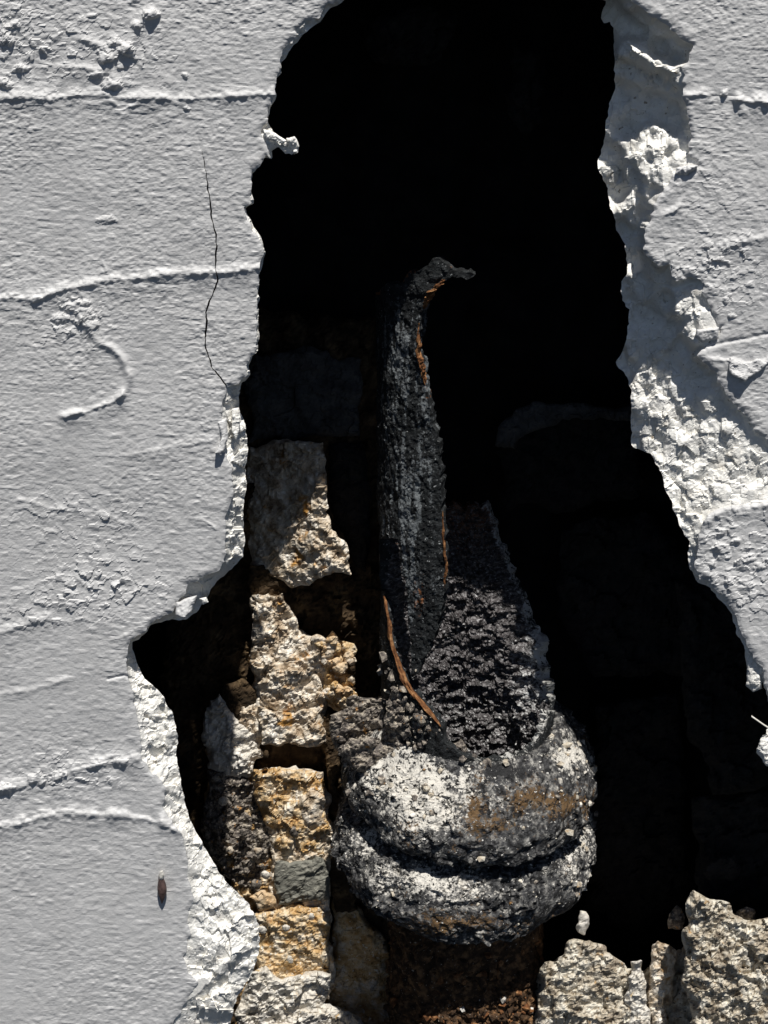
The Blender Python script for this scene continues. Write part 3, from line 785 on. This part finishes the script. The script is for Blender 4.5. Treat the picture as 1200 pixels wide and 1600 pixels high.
# stones that stay in the dark at the back and the right side
S_('stone', [(775, 700), (790, 640), (835, 622), (905, 630), (985, 640), (1010, 760), (900, 800), (790, 790)], 452, 'shadestone', R=22, amp=9, facet=8, seed=14.0, step=4)
S_('stone', [(772, 694), (788, 652), (834, 624), (905, 630), (984, 640), (990, 662), (900, 652), (856, 668), (816, 674), (806, 704)], 410, 'dim', R=12, amp=5, facet=5, big=6, seed=14.1)  # thin paler strip painting the faintly lit top edge of the block behind
S_('stone', [(880, 820), (1010, 800), (1100, 900), (1090, 1050), (930, 1060), (870, 950)], 470, 'shadestone', R=30, amp=10, facet=10, seed=14.4, step=4)
S_('stone', [(1060, 900), (1160, 930), (1240, 1100), (1220, 1220), (1120, 1240), (1070, 1120)], 260, 'shadestone', R=30, amp=10, facet=10, seed=14.8, step=4)
S_('stone', [(1080, 1250), (1220, 1230), (1260, 1400), (1090, 1420)], 300, 'shadestone', R=30, amp=10, facet=10, seed=15.2, step=4)
S_('stone', [(930, 1100), (1060, 1080), (1080, 1400), (1000, 1460), (910, 1420)], 500, 'shadestone', R=30, amp=10, facet=10, seed=15.6, step=4)
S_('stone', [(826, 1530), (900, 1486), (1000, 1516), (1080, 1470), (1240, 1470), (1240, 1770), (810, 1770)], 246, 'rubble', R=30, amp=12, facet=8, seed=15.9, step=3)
S_('stone', [(560, 20), (640, 0), (720, 20), (690, 90), (640, 108), (585, 92)], 300, 'shadestone', R=26, amp=10, facet=8, seed=16.0, step=4)
S_('stone', [(800, 60), (850, 80), (848, 190), (820, 210), (790, 180)], 330, 'shadestone', R=22, amp=10, facet=8, seed=16.4, step=4)

# ------------------------------------------------------------------ the broken pipe
O0 = at(730, 1249, 330)
FS = float((O0 - CAM) @ FWD) / DIST                     # pixel size at the pipe, relative to the wall face
pipe = thing('drain_pipe', 'broken cast iron drain pipe with a thick ringed collar standing in the hole', 'pipe', O0 + np.array([0, 0, -420 * FS]))


def frame(roll, lean):
    a = np.array([math.sin(roll), -math.sin(lean), math.cos(roll) * math.cos(lean)]); a /= np.linalg.norm(a)
    rt = np.cross(np.array([0.0, 1.0, 0.0]), a); rt /= np.linalg.norm(rt)
    fr = np.cross(rt, a) * 1.0
    if fr[1] > 0:
        fr = -fr
    return a, rt, fr


def ring(R, ph, t, fr):
    a, rt, fw = fr
    return O0 + FS * ((R * np.sin(ph))[..., None] * rt + (R * np.cos(ph))[..., None] * fw + t[..., None] * a)


# shaft: one shell, broken away along its front and right
SHF = frame(-0.012, 0.02)
NPH = 400
ph = np.linspace(-math.pi, math.pi, NPH, endpoint=False)
tt = np.arange(1180, -60, -2.6)
PH, TT = np.meshgrid(ph, tt)
R0 = 131.0
base = ring(np.full_like(PH, R0), PH, TT, SHF)
bx, by = proj(base)
FRONT_TOP = [(540, 452), (590, 460), (606, 440), (628, 446), (642, 424), (664, 420), (676, 402), (690, 408), (704, 418), (718, 424), (736, 423), (746, 432), (730, 435), (706, 433), (690, 440), (668, 462), (662, 486), (656, 505),
             (654, 545), (664, 600), (672, 640), (684, 700), (690, 760), (692, 806), (697, 870), (696, 920), (684, 980), (664, 1024), (645, 1064), (641, 1010), (636, 950), (630, 890),
             (624, 842), (608, 838), (596, 840), (540, 838)]
FRONT_LOW = [(540, 900), (598, 928), (603, 960), (608, 990), (618, 1030), (636, 1068), (660, 1104), (690, 1134), (700, 1164), (740, 1186), (786, 1190), (826, 1176),
             (846, 1150), (858, 1112), (940, 1100), (940, 1500), (540, 1500)]
BACK = [(520, 850), (600, 838), (640, 806), (676, 800), (694, 786), (708, 776), (722, 790), (738, 782), (752, 788), (764, 780), (770, 800), (778, 830), (800, 880), (812, 915), (832, 955), (853, 1000), (858, 1050), (866, 1090), (960, 1120), (960, 1500), (520, 1500)]
# the back half is measured on its own projected outline, the front half on the front outlines
front = np.cos(PH) > 0
sF = np.maximum(sdf_pts(bx, by, jag(FRONT_TOP, 3.0, 21.0, 6.0)), sdf_pts(bx, by, jag(FRONT_LOW, 3.0, 22.0, 6.0)))
sB = sdf_pts(bx, by, jag(BACK, 4.0, 23.0, 6.0))
SS = np.where(front, sF, sB)
arc = PH * R0
wrapn = lambda s1, s2, sd: fbm(arc / s1 * 30, TT / s2 * 30, 30.0, sd, 4, 0.6)
flake = wrapn(26, 11, 1.5)
terr = np.floor(flake * 4) / 4 + np.clip((flake * 4 - np.floor(flake * 4)) * 3, 0, 1) / 4
back_amt = np.clip(-np.cos(PH) * 2 + 0.4, 0, 1)
rel_o = 0.8 * wrapn(14, 14, 4.0) + 2.0 * planes(arc, TT * 0.55, 10.0, 6) + 1.6 * planes(arc, TT, 6.0, 8)
rel_i = 6.5 * terr * (0.35 + 0.65 * back_amt) + 3.0 * wrapn(13, 6, 6.0) + 7.0 * planes(arc * 0.6, TT * 1.3, 11.0, 3) + 2.5 * planes(arc * 0.7, TT, 6.5, 5)
outer = ring(R0 + rel_o + 3 * wrapn(120, 120, 9.0), PH, TT, SHF)
thk = 12 + 6 * wrapn(60, 60, 12.0) + 22 * back_amt * np.clip((700 - TT) / 200, 0, 1) * np.clip((SS - 4) / 30, 0, 1)
frontm = np.cos(PH) > 0.1
rust = frontm * np.clip(1.0 - np.abs(SS) / 7.0, 0, 1) * (bx < 705) * np.clip((640 - by) / 30, 0.06, 1) * (0.75 + 0.8 * wrapn(60, 90, 15.0))
rust *= np.clip(0.4 + 1.2 * vn(arc / 30, TT / 40, 17.0), 0.1, 1)
rust += 0.5 * np.exp(-((bx - 655) / 10) ** 2 - ((by - 935) / 32) ** 2) * (np.cos(PH) > 0)
rust += 0.45 * np.clip((920 - by) / 120, 0, 1) * back_amt
lime_sunlit = 0.3 * np.exp(-((bx - 850) / 26) ** 2 - ((by - 1010) / 90) ** 2) + 0.3 * np.clip((by - 980) / 100, 0, 1) * back_amt  # pale lime tone, also painting sunlight on the lower back wall
lime_sunlit += 0.6 * np.clip(1 - np.abs(SS) / 9.0, 0, 1) * (bx > 740) * (by > 760) * (0.7 + 0.6 * wrapn(30, 30, 18.0))  # whitened edge paints the sunlit thickness of the right rim
sunlit_dust = 0.85 * np.exp(-((bx - 636) / 46) ** 2) * np.clip((by - 440) / 70, 0, 1) * np.clip((1000 - by) / 80, 0, 1) * frontm * (0.62 + 0.75 * wrapn(9, 70, 20.0)) + 0.06 * wrapn(16, 60, 20.0)  # pale dust, also painting sunlight on the strip; fades where the shade begins
inner = ring(R0 - thk + rel_i, PH, TT, SHF)
V, F = cut(np.concatenate([outer, inner, rust[..., None], lime_sunlit[..., None], sunlit_dust[..., None]], -1), SS, wrap=True)
V0, F0 = V, F
nV = len(V)
Vin = V.copy(); Vin[:, :3] = V[:, 3:6]
E = border(F)
a, b = E[:, 0], E[:, 1]
rim = np.concatenate([np.stack([b, a, a + nV], 1), np.stack([b, a + nV, b + nV], 1)])
allF = np.concatenate([F, F[:, ::-1] + nV, rim])
mid = np.concatenate([np.zeros(len(F)), np.ones(len(F)), np.full(len(rim), 2)])
VV = np.vstack([V, Vin])
mk('shaft', VV, allF, [M['iron'], M['scale'], M['iron']], pipe, smooth=False, midx=mid, attrs={'rust': VV[:, 6], 'lime': VV[:, 7], 'sunlit_dust': VV[:, 8]})

# collar: two thick rings with a groove between, crusted with lime and rust
CLF = frame(0.055, 0.03)


def lathe(prof, fr, name, mat, nph, seed, crust=1.0, closed=True, stains=None):
    pr = np.array(prof, float)
    seg = np.hypot(*np.diff(pr, axis=0).T); cum = np.concatenate([[0], np.cumsum(seg)])
    n = int(cum[-1] / 2.1)
    s = np.linspace(0, cum[-1], n)
    r = np.interp(s, cum, pr[:, 0]); t = np.interp(s, cum, pr[:, 1])
    for _ in range(3):
        r[1:-1] = 0.25 * r[:-2] + 0.5 * r[1:-1] + 0.25 * r[2:]
        t[1:-1] = 0.25 * t[:-2] + 0.5 * t[1:-1] + 0.25 * t[2:]
    dr = np.gradient(r); dt = np.gradient(t); ln = np.hypot(dr, dt)
    nr, ntt = -dt / ln, dr / ln                          # outward for a profile drawn from top to bottom
    ph = np.linspace(-math.pi, math.pi, nph, endpoint=False)
    PHI, SI = np.meshgrid(ph, s)
    RR = r[:, None] + 0 * PHI; T2 = t[:, None] + 0 * PHI
    arc = PHI * 190
    fz = lambda w, sd, o=4: fbm(arc, SI, w, sd, o, 0.58)
    rgh = np.clip(0.55 + 0.9 * fz(60, seed + 50, 2), 0.1, 1.5)
    disp = crust * (4.5 * fz(46, seed) + rgh * (12.0 * planes(arc, SI, 22, int(seed) + 1) + 5.5 * planes(arc, SI, 10, int(seed) + 4) + 1.8 * planes(arc, SI, 5.2, int(seed) + 6) + 1.0 * fz(10, seed + 8, 3) - 5.0 * np.clip(vn(arc / 16, SI / 8, seed + 25) - 0.25, 0, 1)))
    disp = disp * (1 - 0.75 * np.clip((T2 - 118) / 22, 0, 1))
    RR = RR + disp * nr[:, None]; T2 = T2 + disp * ntt[:, None]
    P = ring(RR, PHI, T2, fr)
    x, y = proj(P)
    at_ = stains(x, y, PHI, T2, fz) if stains else {}
    ks = list(at_)
    V, F = cut(np.concatenate([P] + [at_[k][..., None] for k in ks], -1), np.ones_like(PHI), wrap=True)
    o = mk(name, V, F, mat, pipe, smooth=(name == 'lower_pipe'), attrs={k: V[:, 3 + i] for i, k in enumerate(ks)})
    return V, F


def g2(x, y, cx, cy, rx, ry):
    return np.exp(-((x - cx) / rx) ** 2 - ((y - cy) / ry) ** 2)


def st_up(x, y, P_, T_, fz):
    lime = 0.58 * g2(x, y, 680, 1230, 95, 50) + 0.8 * g2(x, y, 890, 1182, 34, 26) + 0.5 * g2(x, y, 600, 1180, 70, 70) + 0.35 * g2(x, y, 660, 1280, 90, 40) + 0.3 * fz(26, 3.0)
    rust = 0.5 * g2(x, y, 835, 1250, 95, 30) + 0.46 * g2(x, y, 740, 1290, 100, 22) + 0.34 * fz(45, 9.0)
    dark_patch = 0.8 * g2(x, y, 790, 1205, 70, 16) + 0.5 * g2(x, y, 545, 1220, 40, 60) + 0.2 * fz(30, 14.0)  # dark patches; the left one paints the shaded side of the collar
    return {'lime': lime, 'rust': rust, 'dark_patch': dark_patch}


def st_low(x, y, P_, T_, fz):
    lime = 0.55 * g2(x, y, 900, 1330, 40, 70) + 0.6 * g2(x, y, 680, 1380, 110, 34) + 0.5 * g2(x, y, 560, 1310, 50, 40) + 0.2 * fz(40, 5.0)
    rust = 0.5 * g2(x, y, 740, 1445, 130, 22) + 0.45 * g2(x, y, 860, 1300, 40, 24) + 0.24 * fz(50, 19.0)
    dark_patch = 0.55 * g2(x, y, 780, 1345, 90, 16) + 0.22 * fz(30, 24.0)  # darker band just below the groove
    return {'lime': lime, 'rust': rust, 'dark_patch': dark_patch}


VU, FU = lathe([(114, 130), (117, 158), (132, 164), (146, 148), (170, 120), (188, 90), (196, 62), (196, 40), (191, 23), (181, 14), (152, 16), (140, 10)],
               CLF, 'collar_ring', M['crust'], 560, 31.0, 1.0, stains=st_up)
VL, FL = lathe([(140, -8), (162, -9), (182, -13), (198, -28), (205, -58), (205, -84), (198, -108), (184, -126), (164, -136), (118, -140)],
               CLF, 'collar_ring', M['crust'], 560, 37.0, 1.1, stains=st_low)
VP, FP = lathe([(120, -128), (120, -180), (122, -300), (124, -520)], SHF, 'lower_pipe', M['pipe_low'], 300, 41.0, 1.1)
# the thin rusty lip left on the broken front edge
def strip(name, pts, wid, dfun, mat, parent, thick=8, seed=1.0):
    p = np.array(pts, float)
    n = np.gradient(p, axis=0); n = np.stack([-n[:, 1], n[:, 0]], -1); n /= np.linalg.norm(n, axis=1)[:, None] + 1e-9
    w = np.array(wid)[:, None] / 2
    poly = np.vstack([p + n * w, (p - n * w)[::-1]])
    return rock(name, poly, dfun, mat, parent, 3.0, thick, 0.8, 1.5, 14, 0.6, seed=seed, step=1.6, tilt=(-0.45, 0.0))


def lip(pts, wid, seed):
    """a ragged rusty lip that follows the broken edge on the shell itself"""
    p = np.array(pts, float)
    n = 40
    u = np.linspace(0, len(p) - 1, n)
    q = np.stack([np.interp(u, np.arange(len(p)), p[:, k]) for k in (0, 1)], -1)
    w = np.interp(u, np.arange(len(p)), wid) / 2
    fr_ = np.cos(PH) > 0.02
    gx_, gy_, gp = bx[fr_], by[fr_], outer[fr_]
    c = np.array([gp[np.argmin((gx_ - x) ** 2 + (gy_ - y) ** 2)] for x, y in q])
    for _ in range(4):
        c[1:-1] = 0.25 * c[:-2] + 0.5 * c[1:-1] + 0.25 * c[2:]
    c += np.array([0, 2.0, 0])
    ang = np.linspace(0, 2 * math.pi, 12, endpoint=False)
    A, I = np.meshgrid(ang, np.arange(n))
    r = (w[:, None] * FS) * (1 + 0.6 * vn(I * 0.35, A * 0.8, seed) + 0.4 * vn(I * 0.9, A * 1.3, seed + 3))
    return cut(c[I] + np.stack([r * np.sin(A), -1.5 * r * np.cos(A), 0.3 * r * np.sin(A + 1)], -1), np.ones_like(A), wrap=True)


for pts, wid, sd in [([(599, 932), (604, 960), (609, 990), (617, 1026), (632, 1060), (650, 1090), (672, 1114), (691, 1133)], [3, 5, 5, 6, 7, 8, 7, 2], 51.0),
                     ([(655, 505), (654, 545), (659, 574), (665, 604)], [2, 6, 9, 3], 52.0), ([(694, 436), (684, 448), (672, 460), (662, 484)], [4, 9, 10, 3], 53.0),
                     ([(690, 800), (695, 850), (697, 890), (694, 920)], [2, 4, 4, 2], 54.0)]:
    V, F = lip(pts, wid, sd)
    mk('rust_lip', V, F, M['rust'], pipe, smooth=False)


# mortar crumbs caught on the collar: nobody could count them
def crumbs(Vs, Fs, n, rmin, rmax, pick, seed):
    rng = np.random.RandomState(seed)
    tri = Vs[Fs][:, :, :3]
    nrm = np.cross(tri[:, 1] - tri[:, 0], tri[:, 2] - tri[:, 0])
    ar = np.linalg.norm(nrm, axis=1); nrm /= ar[:, None] + 1e-9
    c = tri.mean(1)
    px, py = proj(c)
    w = ar * pick(px, py, nrm, c)
    w /= w.sum()
    k = rng.choice(len(c), n, p=w)
    ico = np.array([(0, 0, 1), (0.894, 0, 0.447), (0.276, 0.851, 0.447), (-0.724, 0.526, 0.447), (-0.724, -0.526, 0.447), (0.276, -0.851, 0.447),
                    (0.724, 0.526, -0.447), (-0.276, 0.851, -0.447), (-0.894, 0, -0.447), (-0.276, -0.851, -0.447), (0.724, -0.526, -0.447), (0, 0, -1)])
    tf = np.array([(0, 1, 2), (0, 2, 3), (0, 3, 4), (0, 4, 5), (0, 5, 1), (1, 6, 2), (2, 7, 3), (3, 8, 4), (4, 9, 5), (5, 10, 1), (6, 7, 2), (7, 8, 3), (8, 9, 4),
                   (9, 10, 5), (10, 6, 1), (11, 7, 6), (11, 8, 7), (11, 9, 8), (11, 10, 9), (11, 6, 10)])
    r = rmin + (rmax - rmin) * rng.random_sample(n) ** 2.5
    vs = ico[None] * (1 + 0.5 * rng.uniform(-1, 1, (n, 12, 1))) * r[:, None, None] * rng.uniform(0.6, 1.2, (n, 1, 3)) + c[k][:, None] + nrm[k][:, None] * r[:, None, None] * 0.35
    fs = tf[None] + 12 * np.arange(n)[:, None, None]
    return vs.reshape(-1, 3), fs.reshape(-1, 3)


up = lambda px, py, n, c: np.clip(n[:, 2] + 0.25, 0, 1) * (n[:, 1] < 0.5) * (0.2 + g2(px, py, 650, 1220, 90, 45) + g2(px, py, 890, 1190, 40, 40) + 0.6 * g2(px, py, 900, 1300, 40, 60))
V, F = crumbs(VU, FU, 170, 1.4, 9.0, up, 5)
o = mk('mortar_crumbs', V, F, [M['lime'], M['conglo'], M['rubble']], pipe, smooth=False, midx=np.repeat(RNG.choice(3, len(F) // 20), 20)); o['kind'] = 'stuff'
V, F = crumbs(VL, FL, 150, 1.4, 7.0, lambda px, py, n, c: np.clip(n[:, 2] + 0.45, 0, 1) * (n[:, 1] < 0.5) * (0.3 + g2(px, py, 905, 1330, 40, 70)), 6)
o = mk('mortar_crumbs', V, F, [M['lime'], M['conglo'], M['rubble']], pipe, smooth=False, midx=np.repeat(RNG.choice(3, len(F) // 20), 20)); o['kind'] = 'stuff'
V, F = crumbs(VP, FP, 1500, 1.5, 11.0, lambda px, py, n, c: (n[:, 1] < 0) * (0.02 + g2(px, py, 780, 1590, 110, 55)), 9)
o = mk('rust_grit', V, F, [M['rust'], M['pipe_low'], M['lime']], pipe, smooth=False, midx=np.repeat(RNG.choice(3, 1500, p=[0.16, 0.82, 0.02]), 20)); o['kind'] = 'stuff'
fo = F0[(V0[F0][:, :, 7].mean(1) < 9)]
V, F = crumbs(V0[:, :3], fo, 260, 2.0, 11.0, lambda px, py, n, c: (n[:, 1] < 0.1) * (g2(px, py, 640, 1130, 40, 60) + 0.3 * g2(px, py, 760, 1200, 80, 14)), 12)
o = mk('mortar_crumbs', V, F, [M['lime'], M['conglo'], M['rubble']], pipe, smooth=False, midx=np.repeat(RNG.choice(3, len(F) // 20, p=[0.0, 0.86, 0.14]), 20)); o['kind'] = 'stuff'
# lumps of mortar fallen on the collar's left shoulder
for poly, d, mt, sd in [([(520, 1118), (560, 1092), (600, 1098), (622, 1130), (610, 1170), (560, 1190), (522, 1168)], 290, 'conglo', 61.0),
                        ([(600, 1136), (630, 1120), (664, 1138), (676, 1160), (650, 1184), (612, 1186), (596, 1164)], 226, 'conglo', 62.0),
                        ([(612, 1072), (640, 1090), (662, 1116), (668, 1140), (640, 1150), (606, 1140), (598, 1100)], 214, 'conglo', 65.0),
                        ([(540, 1150), (600, 1150), (640, 1180), (620, 1206), (560, 1206), (530, 1180)], 220, 'conglo', 66.0),
                        ([(690, 1164), (720, 1160), (744, 1182), (736, 1200), (700, 1196), (682, 1180)], 200, 'conglo', 63.0),
                        ([(738, 1206), (756, 1198), (770, 1210), (762, 1222), (744, 1222)], 178, 'lime', 64.0)]:
    rock('mortar_lump', poly, d, M[mt], pipe, 16, 50, 2.5, 6, 22, 2.6, facet=5, seed=sd, step=2.0)

# ------------------------------------------------------------------ loose rubble at the foot of the hole
def loose(label, poly, d, mt, cat='stone', **k):
    o = rock('rubble_stone', poly, d, M[mt], None, **k)
    return tag(o, label, cat, 'loose rubble at the foot of the hole')


loose('big pale pitted lump of concrete in the bottom right corner', [(1074, 1408), (1088, 1396), (1120, 1402), (1148, 1424), (1170, 1434), (1200, 1440), (1290, 1452), (1290, 1720), (1085, 1720), (1072, 1570), (1066, 1500)],
      122, 'rubble', R=26, thick=160, amp=12, wl=60, facet=9, pits=5, fine=3.0, seed=71.0)
loose('narrow upright brownish stone just left of the big pitted lump', [(1012, 1482), (1030, 1468), (1051, 1480), (1057, 1520), (1046, 1570), (1042, 1640), (1022, 1640), (1015, 1530)],
      205, 'tan', R=18, thick=70, amp=6, facet=4, fine=2, seed=72.0)
loose('thin whitish stone wedged beside the narrow upright stone', [(984, 1502), (1004, 1499), (1010, 1540), (1018, 1590), (1014, 1660), (985, 1660), (979, 1552)],
      195, 'lime', R=14, thick=60, amp=6, facet=6, fine=2.4, seed=73.0)
loose('broad flat tan and grey stone right of the lower pipe', [(846, 1512), (878, 1482), (906, 1464), (932, 1472), (960, 1492), (984, 1506), (988, 1560), (996, 1680), (850, 1690), (838, 1570)],
      215, 'rubble', R=18, thick=120, amp=9, strata=7, facet=7, fine=2.4, seed=74.0)
loose('small upright pale chip under the right of the collar', [(900, 1436), (908, 1420), (916, 1424), (920, 1444), (912, 1458), (901, 1456)],
      240, 'lime', R=8, thick=26, amp=3, fine=1, seed=75.0, step=1.8)
loose('dark grey stone lying in the shade above the big pitted lump', [(1098, 1362), (1112, 1342), (1150, 1334), (1160, 1352), (1140, 1374), (1116, 1378)],
      236, 'shadestone', R=12, thick=40, amp=4, facet=4, fine=1, seed=76.0)
loose('small shaded grey stone behind the narrow upright stone', [(1044, 1430), (1056, 1414), (1070, 1436), (1068, 1454), (1046, 1452)],
      260, 'conglo', R=10, thick=40, amp=4, seed=77.0)
loose('dark jagged stone resting on the big pitted lump', [(1146, 1424), (1160, 1414), (1174, 1418), (1182, 1450), (1164, 1458), (1150, 1446)],
      170, 'conglo', R=10, thick=36, amp=4, facet=4, seed=78.0)
loose('dark stone in deep shade by the right edge, just below the pale straw', [(1136, 1208), (1160, 1198), (1180, 1206), (1178, 1230), (1146, 1236)],
      250, 'shadestone', R=12, thick=40, amp=4, facet=4, seed=79.0)
# ------------------------------------------------------------------ small things on the wall
hb = at(252, 1411, -4)
husk = thing('seed_husk', 'small brown pointed husk hanging on the wall below the white seam', 'husk', hb)
sx = np.linspace(0, 1, 26); phh = np.linspace(-math.pi, math.pi, 20, endpoint=False)
A, B = np.meshgrid(phh, sx)
rr = 6.6 * np.clip(np.sin(np.clip(B * 0.86 + 0.13, 0, 1) * math.pi), 0, 1) ** 0.85 * (0.65 + 0.5 * np.sin(B * 2.6)) + 0.25
rr = rr * (1 + 0.10 * vn(A * 2, B * 9, 3.0))
pp = at(252 + 3 * np.sin(B * 2.2) - 1.5, 1366 + 46 * B, -7.0)
V, F = cut(pp + np.stack([rr * np.sin(A), -rr * np.cos(A), 0 * A], -1), np.ones_like(A), wrap=True)
mk('body', V, F, M['husk'], husk)
rock('cap', [(248, 1368), (250, 1360), (255, 1359), (257, 1367), (255, 1374), (249, 1374)], -14, M['straw'], husk, 4, 12, 0.6, 1, 8, 0.3, seed=81.0, step=1.2)


def tube(name, pts, r, mat, label, cat):
    p = np.array(pts)
    n = len(p); ang = np.linspace(0, 2 * math.pi, 8, endpoint=False)
    A, I = np.meshgrid(ang, np.arange(n))
    V = p[I] + (r * np.stack([0 * A, np.cos(A), np.sin(A)], -1))
    V, F = cut(V, np.ones_like(A, float), wrap=True)
    o = mk(name, V, F, mat, None, p[0])
    return tag(o, label, cat)


tube('straw', [at(1174, 1119, 6), at(1184, 1126, 4), at(1194, 1133, 3), at(1204, 1139, 4), at(1216, 1146, 6)], 1.8, M['straw'],
     'pale thin straw poking out of the break at the right edge', 'straw')

for o in THINGS:
    del o['_base']
